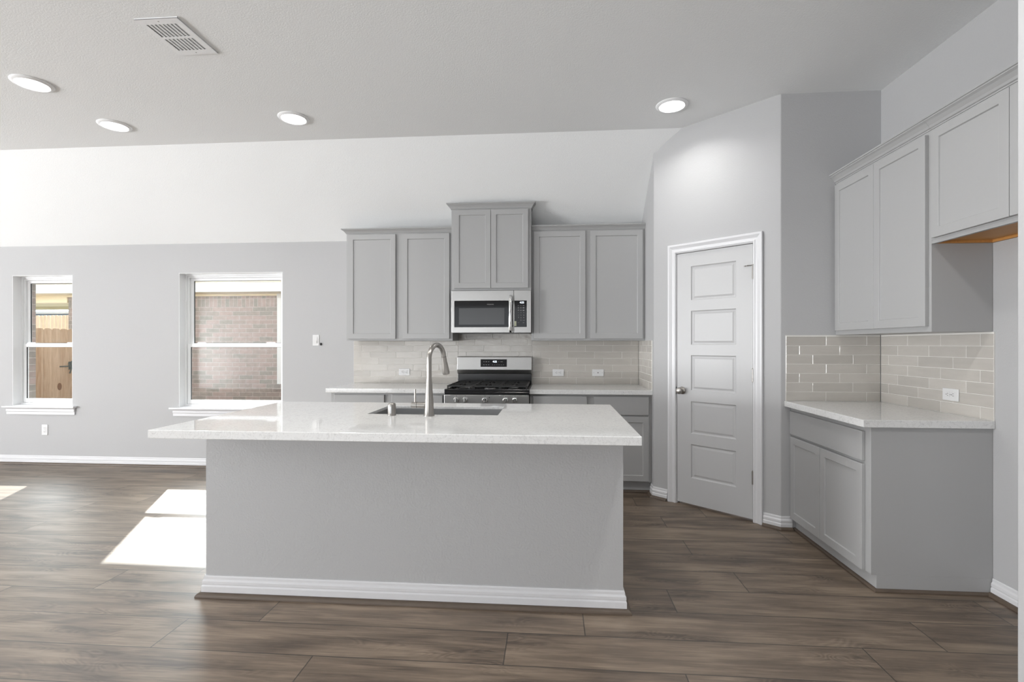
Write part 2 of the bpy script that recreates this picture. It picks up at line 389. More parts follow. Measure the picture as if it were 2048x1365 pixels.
def facing(x, y, z):   # text lying in the xz plane, read from -y
    return Matrix.Translation((x, y, z)) @ Matrix.Rotation(PI/2, 4, 'X')

# ------------------------------------------------------------------ setting
XL = -10.5; YF = -3.6
ROW = 0.2295; Y0 = 2.015; PL = 1.537
joints = {-1: -1.005, 0: -1.735, 1: -1.386, 2: -2.46, 3: 1.044, 4: 0.35, 5: 0.877, 6: 0.05, 7: 0.828, 8: 1.175, 9: 0.691, 10: 0.2, 11: -.5}
fl = bpy.data.meshes.new('floor'); vs = []; fs = []; att = []; uvs = []
k = math.floor((YF-Y0)/ROW)
while Y0+k*ROW < D+0.05:
    y0 = Y0+k*ROW; y1 = y0+ROW
    off = joints.get(k, random.random()*PL); x = off-math.ceil((off-XL)/PL)*PL
    while x < R+0.1:
        a, b_ = max(x, XL-.05), min(x+PL, R+.1); rnd = random.random(); n = len(vs)
        c, d = max(y0, YF-.05), min(y1, D+.05)
        if b_ > a and d > c:
            vs += [(a, c, 0), (b_, c, 0), (b_, d, 0), (a, d, 0)]; fs.append((n, n+1, n+2, n+3)); att.append(rnd)
            uvs += [(a-x, c-y0), (b_-x, c-y0), (b_-x, d-y0), (a-x, d-y0)]
        x += PL
    k += 1
n = len(vs); vs += [(XL-.05, YF-.05, -.05), (R+.1, YF-.05, -.05), (R+.1, D+.05, -.05), (XL-.05, D+.05, -.05)]; fs.append((n+3, n+2, n+1, n)); att.append(.5); uvs += [(0, 0)]*4
fl.from_pydata(vs, [], fs); ul = fl.uv_layers.new(name='plank'); ca = fl.color_attributes.new('pl', 'FLOAT_COLOR', 'CORNER')
for p in fl.polygons:
    for q, li in enumerate(p.loop_indices):
        fl.uv_layers['plank'].data[li].uv = uvs[p.vertices[q]]; fl.color_attributes['pl'].data[li].color = (att[p.index], PL/10, 0, 1)
fl.materials.append(M['planks']); flo = bpy.data.objects.new('floor', fl); C.objects.link(flo); tag(flo, kind='structure')

W1 = (-5.953, -5.238, 0.64, 2.077); W2 = (-4.003, -2.843, 0.64, 2.085)
W3 = (-8.65, -7.49, 0.64, 2.085); W4 = (-10.2, -9.04, 0.64, 2.085)  # two windows added out of view, for extra sun patches and bounce
def struct(mb, name, mat, **kw): return tag(mb.build(name, mat, **kw), kind='structure')
b = MB(); b.holes(XL-.1, XS+.1, 0, ZB+.03, D, D+.14, [W1, W2, W3, W4]); struct(b, 'wall_back', 'wall')
b = MB(); b.add([(x, y, z) for x in (XL-.1, R+.12) for y, z in ((YF-.1, ZC), (YCR, ZC), (D+.2, ZB-(.2)*(ZC-ZB)/(D-YCR)), (D+.2, ZB+.05), (YCR+.05, ZC+.14), (YF-.1, ZC+.14))],
                [(0, 1, 2, 3, 4, 5), (11, 10, 9, 8, 7, 6)]+[(i, (i+1) % 6, (i+1) % 6+6, i+6) for i in range(6)])
struct(b, 'ceiling', 'ceiling')
# unseen left wall and wall behind the camera, openings added to let light in
b = MB(); b.holes(YF-.1, D+.14, 0, ZC+.05, 0, .1, [(-3.4, -.1, .12, 2.38), (1.1, 3.4, .12, 2.38)]); b.v = [(XL-y, x, z) for x, y, z in b.v]; struct(b, 'wall_left', 'wall')
b = MB(); b.holes(XL-.1, R+.1, 0, ZC+.05, YF-.1, YF, [(-5.9, -.6, .12, 2.3)]); struct(b, 'wall_front', 'wall')
b = MB(); b.box(R, R+.1, YF-.1, YP+.1, 0, ZC+.05); struct(b, 'wall_right', 'wall')
b = MB(); b.box(1.62, R, 1.735, 1.852, 0, ZC+.02); struct(b, 'wall_alcove', 'wall', bevel=.004)

# pantry walls: side return, diagonal with the door, return facing the room
A = Vector((XS, YDL)); B = Vector((XDR, YP)); dd = (B-A).normalized(); LD = (B-A).length
nn = Vector((-dd.y, dd.x))*-1     # towards the room
def arc(p, d0, d1, r=.018, n=5):
    ang = math.acos(max(-1, min(1, d0.dot(d1)))); t = r*math.tan(ang/2); s, e = p-d0*t, p+d1*t
    return [s*(1-u)**2+p*2*u*(1-u)+e*u*u for u in [i/n for i in range(n+1)]]
DT0, DT1, DZ = 0.205, 0.833, 2.076    # rough opening along the diagonal
t_back = .11
prof = [(0, 0), (0, ZC+.1), (t_back, ZC+.1), (t_back, 0)]   # right of path = into the pantry when walking from the corner? handled by sign
def sw(path, z0, z1):
    b.sweep([tuple(p) for p in path], [(0, z0), (0, z1), (-t_back, z1), (-t_back, z0)])
b = MB()
sw([Vector((XS, D+.02))]+arc(A, Vector((0, -1)), dd)+[A+dd*DT0], 0, ZC+.05)
sw([A+dd*DT0, A+dd*DT1], DZ, ZC+.05)
sw([A+dd*DT1]+arc(B, dd, Vector((1, 0)))+[Vector((R+.05, YP))], 0, ZC+.05)
struct(b, 'wall_pantry', 'wall', smooth=True)

def rprof(z0, h, d):   # baseboard profile, out from wall
    return [(0, z0), (d, z0), (d, z0+h*.42), (d*.72, z0+h*.50), (d*.86, z0+h*.56), (d*.86, z0+h*.70), (d*.45, z0+h*.80), (d*.45, z0+h*.93), (d*.28, z0+h), (0, z0+h)]
def shoe(d0, r=.019): return [(d0, 0)]+[(d0+r*math.cos(a*PI/10), r*math.sin(a*PI/10)) for a in range(6)]
def baseboard(name, path, h=.092, sgn=1, closed=False, parent=None, kind='structure'):
    b = MB(); b.sweep(path, [(sgn*a, z) for a, z in rprof(.001, h, .016)], closed=closed)
    o = b.build(name, 'trim', parent)
    if not parent: tag(o, kind=kind)
    s = MB(); s.sweep(path, [(sgn*a, z+.001) for a, z in shoe(.0165)], closed=closed)
    s.build('shoe_molding', 'shoe', o)
    return o
# direction chosen so that the right-hand side of the path is the room
baseboard('baseboard_back', [(XL, D), (-2.04, D)])
pl = A+dd*.134; pr_ = A+dd*.900
baseboard('baseboard_pantry', [(XS, 4.425), tuple(A), tuple(pl)])
baseboard('baseboard_pantry.001', [tuple(pr_), tuple(B), (1.70, YP)])
baseboard('baseboard_right', [(R, 2.765), (R, 1.853)])
baseboard('baseboard_left', [(XL, YF), (XL, D)], sgn=1)

# windows
def window(name, w4, vent_latch=(0.16, 0.84)):
    x0, x1, z0, z1 = w4; root = thing(name, None, None, ((x0+x1)/2, D, z0), kind='structure')
    ox = (x0+x1)/2; W = (x1-x0)/2; H = z1-z0; yf = .085
    def ring(a, f, y0, y1, nm, mat, par, zz0, zz1, bev=.002):
        b = MB(); b.holes(-W+a, W-a, zz0, zz1, y0, y1, [(-W+a+f[0], W-a-f[0], zz0+f[1], zz1-f[2])]); return b.build(nm, mat, par, bevel=bev)
    fr = ring(0, (.022, .022, .022), yf, yf+.055, 'window_frame', 'vinyl', root, 0, H)
    ring(.022, (.022, .018, .018), yf+.012, yf+.05, 'window_frame', 'vinyl', root, .022, H-.022)
    mid = .655
    up = ring(.046, (.036, .034, .030), yf+.030, yf+.052, 'upper_sash', 'vinyl', root, mid+.0, H-.042)
    b = MB(); b.box(-W+.083, W-.083, yf+.040, yf+.044, mid+.035, H-.073); b.build('pane', 'glass', up)
    g = MB(); g.holes(-W+.080, W-.080, mid+.032, H-.070, yf+.036, yf+.046, [(-W+.086, W-.086, mid+.038, H-.076)]); g.build('gasket', 'slot', up)
    lo = ring(.030, (.034, .046, .036), yf+.002, yf+.026, 'lower_sash', 'vinyl', root, .024, mid+.028)
    b = MB(); b.box(-W+.065, W-.065, yf+.012, yf+.016, .071, mid-.009); b.build('pane', 'glass', lo)
    g = MB(); g.holes(-W+.062, W-.062, .068, mid-.006, yf+.010, yf+.020, [(-W+.067, W-.067, .073, mid-.011)]); g.build('gasket', 'slot', lo)
    for q in vent_latch:
        b = MB(); b.sweep([(-W+2*W*q-.045, 0), (-W+2*W*q+.045, 0)], [(yf+.001, mid+.028), (yf+.001, mid+.034), (yf+.012, mid+.046), (yf+.024, mid+.034), (yf+.024, mid+.028)],
                          mp=lambda x, y, bb: (x, -y, bb)); b.build('sash_latch', 'vinyl', root, bevel=.002)
    # stool and apron
    b = MB(); b.box(-W-.085, W+.055, -.045, yf, -.022, 0.0); b.box(-W, W, 0, yf, -.02, .003); b.build('window_stool', 'trim', root, bevel=.006, seg=3)
    b = MB(); b.sweep([(-W-.06, 0), (W+.035, 0)], [(0, -.095), (.012, -.095), (.012, -.065), (.018, -.060), (.018, -.035), (.028, -.022), (0, -.022)]); b.build('window_apron', 'trim', root, bevel=.001)
    b = MB(); b.holes(-W, W, 0, H, .001, yf, [(-W+.004, W-.004, .001, H-.004)]); b.build('jamb_lining', 'vinyl', root)
    return root
window('window_1', W1); window('window_2', W2); window('added_window_3', W3); window('added_window_4', W4)
# own house: brick veneer outside the back wall
b = MB(); b.holes(XL-.2, R+.2, -.3, 2.3, D+.20, D+.29, [(-6.0, -5.19, .55, 2.13), (-4.12, -2.80, .55, 2.14), (-8.70, -7.45, .55, 2.14), (-10.25, -9.0, .55, 2.14)]); struct(b, 'wall_exterior', 'brick')

# ------------------------------------------------------------------ pantry door (on the diagonal wall)
dz = math.atan2(dd.y, dd.x)
def dlocal(root_t): p = A+dd*root_t; return (p.x, p.y, 0)
door = thing('door_1', None, None, (A.x, A.y, 0), dz, kind='structure')   # local x along the wall, local -y towards the room
# casing
b = MB(); cp = [(0, 0), (0, .009), (.006, .012), (.012, .012), (.016, .009), (.030, .010), (.044, .016), (.052, .020), (.064, .020), (.068, .016), (.068, 0)]
pth = [(0.209, 0.0), (0.209, 2.072), (0.829, 2.072), (0.829, 0.0)]
b.sweep(pth, [(-a, bb) for a, bb in cp], mp=lambda x, z, o: (x, -o, z+.001)); b.build('door_casing', 'trim', door)
b = MB(); b.box(.206, .2135, -.0005, t_back, .001, 2.071); b.box(.8245, .832, -.0005, t_back, .001, 2.071); b.box(.2135, .8245, -.0005, t_back, 2.068, 2.0755)
b.box(.2136, .226, .040, .055, .001, 2.067); b.box(.812, .8244, .040, .055, .001, 2.067); b.box(.2136, .8244, .040, .055, 2.056, 2.067)
b.build('door_jamb', 'trim', door)
def panel_slab(x0, x1, z0, z1, px0, px1, rows, y0, th):
    b = MB(); vs = []; fs = []
    def q(a, c, e, g, y=y0): b.add([(a, y, e), (c, y, e), (c, y, g), (a, y, g)], [(0, 1, 2, 3)])
    q(x0, px0, z0, z1); q(px1, x1, z0, z1)
    zs = [z0]+[z for r in rows for z in r]+[z1]
    for i in range(0, len(zs), 2): q(px0, px1, zs[i], zs[i+1])
    for r0, r1 in rows:
        rings = [(0, 0), (.004, .006), (.010, .009), (.016, .009), (.030, .004)]
        for (i0, d0), (i1, d1) in zip(rings, rings[1:]):
            o = [(px0+i0, y0+d0, r0+i0), (px1-i0, y0+d0, r0+i0), (px1-i0, y0+d0, r1-i0), (px0+i0, y0+d0, r1-i0)]
            n_ = [(px0+i1, y0+d1, r0+i1), (px1-i1, y0+d1, r0+i1), (px1-i1, y0+d1, r1-i1), (px0+i1, y0+d1, r1-i1)]
            b.add(o+n_, [(k, (k+1) % 4, (k+1) % 4+4, k+4) for k in range(4)])
        i, d = rings[-1]; q(px0+i, px1-i, r0+i, r1-i, y0+d)
    b.add([(x0, y0, z0), (x1, y0, z0), (x1, y0, z1), (x0, y0, z1), (x0, y0+th, z0), (x1, y0+th, z0), (x1, y0+th, z1), (x0, y0+th, z1)],
          [(4, 5, 6, 7), (0, 1, 5, 4), (1, 2, 6, 5), (2, 3, 7, 6), (3, 0, 4, 7)])
    return b
slab = panel_slab(.2165, .8215, .018, 2.063, .338, .700, [(.231, .505), (.593, .854), (.942, 1.228), (1.313, 1.589), (1.675, 1.951)], .004, .035).build('door_slab', 'door', door)
# knob, latch plate, hinges, hinge-pin stop
b = MB(); b.lathe([(.030, 0), (.031, -.004), (.026, -.009), (.012, -.012), (.011, -.030), (.020, -.036), (.027, -.046), (.0275, -.055), (.022, -.064), (.010, -.068)], (.262, .003, .937), axis='y')
tag(b.build('door_knob', 'nickel', slab, smooth=True), 'satin nickel knob')
b = MB(); b.box(.2085, .2133, -.0025, .0, .905, .965); b.build('strike_plate', 'slot', door)
for zc in (1.848, 1.085, .328):
    b = MB(); b.lathe([(.0065, -.048), (.0065, .048)], (.8255, -.006, zc), n=16); b.lathe([(.004, .048), (.005, .053), (.002, .057)], (.8255, -.006, zc), n=12)
    b.box(.8255, .8275, -.004, .0, zc-.044, zc+.044); b.build('hinge', 'nickel', door, smooth=True)
b = MB(); b.tube([(.8255, -.007, 1.902), (.790, -.030, 1.900)], .0035, 10); b.tube([(.8255, -.007, 1.902), (.80, -.010, 1.902), (.775, -.022, 1.898)], .003, 10); b.lathe([(.007, 0), (.007, .008)], (.775, -.022, 1.894), n=14)
b.lathe([(.009, 0), (.009, -.008)], (.8255, -.006, 1.908), n=14); b.build('door_stop', 'nickel', door, smooth=True)

# ------------------------------------------------------------------ cabinets
RAIL = .050
def shaker(x0, x1, z0, z1, yf, th=.019, rail=RAIL, rec=.008):
    b = MB(); i = rail; c = .0025
    rings = [(0, th), (0, 0), (i, 0), (i+c, rec)]
    for (i0, d0), (i1, d1) in zip(rings, rings[1:]):
        o = [(x0+i0, yf+d0, z0+i0), (x1-i0, yf+d0, z0+i0), (x1-i0, yf+d0, z1-i0), (x0+i0, yf+d0, z1-i0)]
        n_ = [(x0+i1, yf+d1, z0+i1), (x1-i1, yf+d1, z0+i1), (x1-i1, yf+d1, z1-i1), (x0+i1, yf+d1, z1-i1)]
        k0 = len(b.v)
        b.add(o+n_, [(k, (k+1) % 4, (k+1) % 4+4, k+4) for k in range(4)])
    i = i+c; b.add([(x0+i, yf+rec, z0+i), (x1-i, yf+rec, z0+i), (x1-i, yf+rec, z1-i), (x0+i, yf+rec, z1-i)], [(0, 1, 2, 3)])
    b.add([(x0, yf+th, z0), (x1, yf+th, z0), (x1, yf+th, z1), (x0, yf+th, z1)], [(3, 2, 1, 0)])
    return b
def weld(o):
    bm = bmesh.new(); bm.from_mesh(o.data); bmesh.ops.remove_doubles(bm, verts=bm.verts, dist=1e-5); bmesh.ops.recalc_face_normals(bm, faces=bm.faces); bm.to_mesh(o.data); bm.free(); return o
def cab_door(root, x0, x1, z0, z1, yf=-.0195): return weld(shaker(x0, x1, z0, z1, yf).build('cabinet_door', 'cab', root, bevel=.0012, seg=1))
def drawer(root, x0, x1, z0, z1, yf=-.0195):
    b = MB(); b.box(x0, x1, yf, -.0005, z0, z1); return b.build('drawer_front', 'cab', root, bevel=.003)
def crown_prof(h, p): return [(0, 0), (.004, 0), (.004, h*.10), (p*.22, h*.16), (p*.32, h*.34), (p*.62, h*.62), (p*.86, h*.74), (p*.86, h*.82), (p, h*.86), (p, h), (0, h)]

# upper, left of the microwave (origin at face-frame bottom-left)
def upper(label, x0, x1, z0, z1, ztop, doors, frame_y, bottom='cab'):
    root = thing('wall_cabinet', label, 'cabinet', (x0, frame_y, z0), 0, None)
    w_ = x1-x0; h = z1-z0; dep = D-frame_y
    b = MB(); b.box(0, w_, 0, dep-.001, .0, h); b.build('cabinet_body', 'cab', root, bevel=.001, seg=1)
    for a, c, e, g in doors: cab_door(root, a-x0, c-x0, e-z0, g-z0)
    return root, w_, h, dep
ZU = 1.3525
ulf = D-.3055
r1, w_, h, dep = upper('grey two-door wall cabinet left of the microwave, nearest the window', -2.0129, -.9560, ZU, 2.408, 2.448,
     [(-1.9895, -1.5166, 1.3706, 2.392), (-1.4476, -.9842, 1.3706, 2.392)], ulf)
b = MB(); b.sweep([(0, dep), (0, 0), (w_, 0)][::1], [(a, z) for a, z in crown_prof(.046, .042)], mp=lambda x, y, z: (x, y, z+h-.006+.0)); b.build('crown_molding', 'cab', r1)
r2, w_, h, dep = upper('grey two-door wall cabinet between the microwave and the pantry wall', -.1925, XS-.001, ZU, 2.408, 2.448,
     [(-.1683, .3184, 1.3706, 2.392), (.3657, .8537, 1.3706, 2.392)], ulf)
b = MB(); b.sweep([(0.0, 0), (w_, 0)], [(a, z) for a, z in crown_prof(.046, .042)], mp=lambda x, y, z: (x, y, z+h-.006)); b.build('crown_molding', 'cab', r2)
r3, w_, h, dep = upper('tall narrow grey two-door cabinet above the microwave, raised higher than its neighbours', -.9545, -.1930, 1.830, 2.610, 2.656,
     [(-.9286, -.5760, 1.8501, 2.5953), (-.5724, -.2193, 1.8501, 2.5953)], D-.3689)
b = MB(); b.sweep([(0, dep-.1), (0, 0), (w_, 0), (w_, dep-.1)], [(a, z) for a, z in crown_prof(.056, .042)], mp=lambda x, y, z: (x, y, z+h-.008)); b.build('crown_molding', 'cab', r3)

# right-wall uppers: origin far end, local x runs towards the camera
xf = 2.000
ur = thing('wall_cabinet', 'tall grey two-door wall cabinet above the right-hand tiled counter', 'cabinet', (xf, YP-.001, 1.382), -PI/2)
w_ = (YP-.001)-2.7691; h = 2.452-1.382; dep = R-xf-.001
b = MB(); b.box(0, w_, 0, dep, 0, h); b.build('cabinet_body', 'cab', ur, bevel=.001, seg=1)
cab_door(ur, .022, .438, .030, 1.048); cab_door(ur, .441, .862, .030, 1.048)
b = MB(); b.sweep([(0, 0), (w_, 0)], [(a, z) for a, z in crown_prof(.064, .045)], mp=lambda x, y, z: (x, y, z+h-.004)); b.build('crown_molding', 'cab', ur)
y0f = 2.768; fw = y0f-1.854
uf = thing('wall_cabinet', 'short grey two-door cabinet over the empty refrigerator space, bare wood underneath', 'cabinet', (xf, y0f, 1.846), -PI/2)
h = 2.452-1.846
b = MB(); b.box(0, fw, 0, dep, 0.019, h); b.box(0, fw, 0, .019, 0, .019); b.build('cabinet_body', 'cab', uf, bevel=.001, seg=1)
b = MB(); b.box(.019, fw-.002, .0195, dep-.019, .0145, .0185); b.box(.001, .0185, .0195, dep, .001, .0185); b.box(.019, fw-.002, dep-.0185, dep, .001, .0145); tag(b.build('cabinet_underside', 'maple', uf), 'unpainted orange-brown wood underside')
cab_door(uf, .022, .464, .026, .590); cab_door(uf, .4675, .908, .026, .590)
b = MB(); b.sweep([(0, 0), (fw, 0)], [(a, z) for a, z in crown_prof(.064, .045)], mp=lambda x, y, z: (x, y, z+h-.004)); b.build('crown_molding', 'cab', uf)

# base cabinets, back run
def base(label, x0, x1, units, left_end=False):
    fy = D-.610; root = thing('base_cabinet', label, 'cabinet', (x0, fy, 0), 0)
    w_ = x1-x0; b = MB(); b.box(0, w_, 0, D-fy-.002, .10, CT-TH-.0005); b.build('cabinet_body', 'cab', root, bevel=.001, seg=1)
    b = MB(); b.box(.001, w_-.001, .055, D-fy-.002, .0005, .0995); b.build('toe_kick', 'cab', root)
    b = MB(); b.sweep([(.001, 0), (w_-.001, 0)], [(a, z) for a, z in shoe(0, .017)], mp=lambda x, y, z: (x, y+.0545, z+.001)); b.build('shoe_molding', 'shoe', root)
    for a, c in units:
        drawer(root, a-x0, c-x0, .694, .855); cab_door(root, a-x0, c-x0, .114, .680)
    return root
base('grey base cabinet with drawers left of the range, under the left counter', -2.030, -.958, [(-1.995, -1.524), (-1.454, -.983)])
base('grey base cabinet with drawers between the range and the pantry wall', -.196, XS-.001, [(-.165, .312), (.373, .850)])
# right base
br = thing('base_cabinet', 'grey base cabinet with one wide drawer over two doors on the right', 'cabinet', (1.6957, YP-.001, 0), -PI/2)
w_ = (YP-.001)-2.7685; dep = R-1.6957-.001
b = MB(); b.box(0, w_, 0, dep, .088, CT-TH-.0005); b.box(0.03, w_, .030, dep, .001, .088); b.build('cabinet_body', 'cab', br, bevel=.001, seg=1)
b = MB(); b.box(.001, w_-.0, .029, .0302, .001, .0875); b.build('toe_kick', 'cab', br)
b = MB(); b.sweep([(.0, .0285), (w_+.0, .0285), (w_+.0, dep-.02)], [(a, z+.001) for a, z in shoe(.0005, .015)]); b.v = [(x, y, z) for x, y, z in b.v]; b.build('shoe_molding', 'shoe', br)
b = MB(); b.sweep([(0.001, .03)], []) if False else None
drawer(br, .022, w_-.0465, .684, .846)
cab_door(br, .030, .412, .092, .668); cab_door(br, .416, w_-.0465, .092, .668)

# ------------------------------------------------------------------ countertops
def counter(label, x0, x1, y0, y1, hole=None, name='countertop'):
    b = MB(); b.holes(x0, x1, y0, y1, CT-TH, CT, [hole] if hole else []); b.v = [(x, z, y) for x, y, z in b.v]
    return tag(b.build(name, 'quartz', bevel=.0025), label, 'countertop')
CF = D-.6517
counter('speckled white quartz countertop left of the range', -2.065, -.9575, CF, D-.001)
counter('speckled white quartz countertop between the range and the pantry wall', -.1965, XS-.0005, CF, D-.001)
counter('speckled white quartz countertop on the right-hand cabinet', 1.6502, R-.001, 2.7543, YP-.001)
IX0, IX1, IY0, IY1 = -1.8876, .3911, 2.1773, 3.3359
SX0, SX1, SY0, SY1 = -1.0645, -.3052, 2.7831, 3.1611
counter('large white quartz island countertop overhanging the island, with sink cutout', IX0, IX1, IY0, IY1, (SX0, SX1, SY0, SY1))

# ------------------------------------------------------------------ backsplash tiles
TL, THT = .272, .0654
def tiles(b, x0, x1, z0, z1, phase, mp, rows_from_top=None):
    """tiles in (x,z) -> world through mp(x, out, z)"""
    r = 0; z = z0; tt = .007; g = .0016
    while z < z1-.012:
        zt = min(z+THT, z1); off = (phase+r*TL/3) % TL; x = x0-off
        while x < x1-.002:
            a, c = max(x, x0)+g, min(x+TL, x1)-g
            if c-a > .006:
                t = [random.uniform(0, .0006) for _ in range(4)]
                P = [(a, z+g, t[0]), (c, z+g, t[1]), (c, zt-g, t[2]), (a, zt-g, t[3])]
                e = .0016; q = []
                for (px, pz, o) in P: q.append(mp(px, .0005, pz))
                inner = [(a+e, z+g+e), (c-e, z+g+e), (c-e, zt-g-e), (a+e, zt-g-e)]
                for (px, pz, o) in P: q.append(mp(px, tt-.0016+o, pz))
                for (px, pz), o in zip(inner, t): q.append(mp(px, tt+o, pz))
                rn = random.random()
                b.add(q, [(k, (k+1) % 4, (k+1) % 4+4, k+4) for k in range(4)]+[(k+4, (k+1) % 4+4, (k+1) % 4+8, k+8) for k in range(4)]+[(8, 9, 10, 11)], (rn, 0, 0))
            x += TL
        z = zt; r += 1
def groutbox(b, x0, x1, z0, z1, mp, t=.0055):
    q = [mp(x, o, z) for o in (.0004, t) for x, z in ((x0, z0), (x1, z0), (x1, z1), (x0, z1))]
    b.add(q, [(0, 1, 2, 3), (4, 5, 6, 7)]+[(k, (k+1) % 4, (k+1) % 4+4, k+4) for k in range(4)])
ZT = CT+.0005
def splash(name, label, parts):
    root = thing(name, label, 'backsplash', mp_origin)
    for (x0, x1, z0, z1, ph, mp) in parts:
        tb = MB(); gb = MB(); tiles(tb, x0, x1, z0, z1, ph, mp); groutbox(gb, x0, x1, z0, z1, mp)
        tb.v = [tuple(Vector(p)-Vector(mp_origin)) for p in tb.v]; gb.v = [tuple(Vector(p)-Vector(mp_origin)) for p in gb.v]
        tb.build('tiles', 'tile', root); gb.build('grout', 'grout', root)
    return root
mback = lambda x, o, z: (x, D-o, z)
mside = lambda y, o, z: (XS-o, y, z)
mp_origin = (-.6, D-.004, CT)
splash('backsplash', 'glazed greige tile backsplash behind the range and back counters', [
    (-2.064, -.9575, ZT, ZU-.001, .0, mback), (-.957, -.196, CT+.0005, 1.52, .098, mback), (-.1955, XS-.0085, ZT, ZU-.001, .10, mback),
    (CF+.005, D-.0085, ZT, ZU-.001, .13, mside)])
mfar = lambda x, o, z: (x, YP-o, z)
mright = lambda y, o, z: (R-o, y, z)
mp_origin = (R-.3, YP-.004, CT)
splash('backsplash', 'pale tile backsplash in the corner above the right-hand counter', [
    (1.6585, R-.0085, ZT, 1.381, 0.0, mfar), (2.757, YP-.0085, ZT, 1.381, .19, mright)])

# ------------------------------------------------------------------ outlets and switch
def outlet(label, loc, rot, horizontal, kind='outlet', group=None):
    """local: plate in xz plane, facing -y"""
    name = {'outlet': 'power_outlet', 'switch': 'light_switch', 'jack': 'wall_jack'}[kind]
    root = thing(name, label, {'outlet': 'outlet', 'switch': 'light switch', 'jack': 'wall plate'}[kind], loc, rot, group)
    W, H = (.115, .070) if horizontal else (.070, .115)
    b = MB(); b.box(-W/2, W/2, -.005, 0, -H/2, H/2); b.build('cover_plate', 'plastic', root, bevel=.0025)
    def P(u, v): return (u, v) if not horizontal else (v, u)
    if kind == 'outlet':
        for s in (-1, 1):
            c = P(0, s*.0195); rr = MB(); e = P(.0165, .0135)
            rr.box(c[0]-e[0], c[0]+e[0], -.0068, -.0045, c[1]-e[1], c[1]+e[1]); ro = rr.build('receptacle', 'plastic', root, bevel=.003)
            sb = MB()
            for du in (-.006, .006):
                q = P(du, .003); hh = P(.0013, .0042); sb.box(c[0]+q[0]-hh[0], c[0]+q[0]+hh[0], -.0072, -.0065, c[1]+q[1]-hh[1], c[1]+q[1]+hh[1])
            q = P(0, -.0075); sb.lathe([(.0026, -.0072), (.0026, -.0065)], (c[0]+q[0], 0, c[1]+q[1]), n=12, axis='y'); sb.build('slot', 'slot', ro)
        b = MB(); b.lathe([(.003, -.0058), (.003, -.0048)], (0, 0, 0), n=12, axis='y'); b.build('screw', 'nickel', root)
    elif kind == 'switch':
        b = MB(); b.box(-.0165, .0165, -.0065, -.0045, -.033, .033); r_ = b.build('switch_frame', 'plastic', root, bevel=.001)
        b = MB(); b.add([(-.0155, -.007, -.032), (.0155, -.007, -.032), (.0155, -.007, .032), (-.0155, -.007, .032), (-.0155, -.0105, .0), (.0155, -.0105, .0)], [(0, 1, 5, 4), (4, 5, 2, 3), (0, 4, 3), (1, 2, 5), (0, 3, 2, 1)]); b.build('rocker', 'plastic', root)
        b = MB(); b.box(.0115, .0125, -.0108, -.0070, -.028, -.004); b.build('dimmer_slide', 'key_mark', root)
    else:
        b = MB(); b.lathe([(.0052, -.0075), (.0052, -.0045)], (0, 0, 0), n=16, axis='y'); b.build('jack_socket', 'slot', root)
        for s in (-1, 1):
            c = P(0, s*.042); b = MB(); b.lathe([(.003, -.0058), (.003, -.0048)], (c[0], 0, c[1]), n=12, axis='y'); b.build('screw', 'nickel', root)
    return root
ty = D-.0085
outlet('horizontal white outlet on the tile left of the range, behind the faucet', (-1.523, ty, 1.031), 0, True)
outlet('horizontal white outlet on the tile just right of the range', (.067, ty, 1.030), 0, True)
outlet('white plate with one small dark jack hole, right of the range', (.465, ty, 1.031), 0, True, 'jack')
outlet('vertical white outlet low on the wall under the left window', (-5.563, D-.0005, .376), 0, False)
outlet('horizontal white outlet on the tile over the right-hand counter', (R-.0085, 3.03, 1.026), -PI/2, True)
outlet('white rocker light switch on the wall between window and cabinets', (-2.475, D-.0005, 1.360), 0, False, 'switch')
b = MB(); b.lathe([(.008, 0), (.008, -.010), (.005, -.014)], (0, 0, 0), n=16, axis='y'); b.lathe([(.007, 0), (.007, -.012)], (.001, 0, -.012), n=16, axis='y')
o = b.build('wall_hook', 'rubber', loc=(-2.420, D-.0005, 1.325)); tag(o, 'tiny black wall hook beside the light switch', 'hook')

# ------------------------------------------------------------------ island
isl = thing('kitchen_island', 'grey textured drywall kitchen island base with white baseboard', 'kitchen island', (-.73, 2.4648, 0))
BX0, BX1, BYf, BYb = -1.8105+.73, .3511+.73, 0, 3.30-2.4648
b = MB(); b.box(BX0, BX1, BYf, BYf+.12, .0005, CT-TH-.0005); b.box(BX0, BX0+.1, BYf+.12, BYb-.03, .0005, CT-TH-.0005); b.box(BX1-.1, BX1, BYf+.12, BYb-.03, .0005, CT-TH-.0005)
b.build('island_wall', 'island_wall', isl)
b = MB(); b.sweep([(BX0, BYb-.031), (BX0, 0), (BX1, 0), (BX1, BYb-.031)], [(0, -.012), (.009, -.012), (.009, 0), (0, 0)], mp=lambda x, y, z: (x, y, z+CT-TH-.0008)); b.build('top_trim', 'trim', isl)
bb = MB(); path = [(BX0, BYb-.031), (BX0, 0), (BX1, 0), (BX1, BYb-.031)]
bb.sweep(path, [(a, z) for a, z in rprof(.012, .092, .016)]); bb.build('baseboard', 'trim', isl)
bb = MB(); bb.sweep(path, [(a, z+.0005) for a, z in shoe(.0165, .021)]+[]); bb.build('shoe_molding', 'shoe', isl)
bb = MB(); bb.sweep(path, [(0.0005, .001), (.0164, .001), (.0164, .0118), (.0005, .0118)]); bb.build('floor_gap', 'slot', isl)
b = MB()
for (x0, x1, z0, z1) in [(BX0+.101, BX0+.119, .10, CT-TH-.001), (BX1-.119, BX1-.101, .10, CT-TH-.001)]: b.box(x0, x1, .121, BYb-.021, z0, z1)
b.holes(BX0+.119, BX1-.119, .10, CT-TH-.001, BYb-.04, BYb-.021, [(BX0+.16, BX1-.16, .14, CT-TH-.06)]); b.box(BX0+.119, BX1-.119, .121, BYb-.04, .10, .118)
b.build('cabinet_body', 'cab', isl)
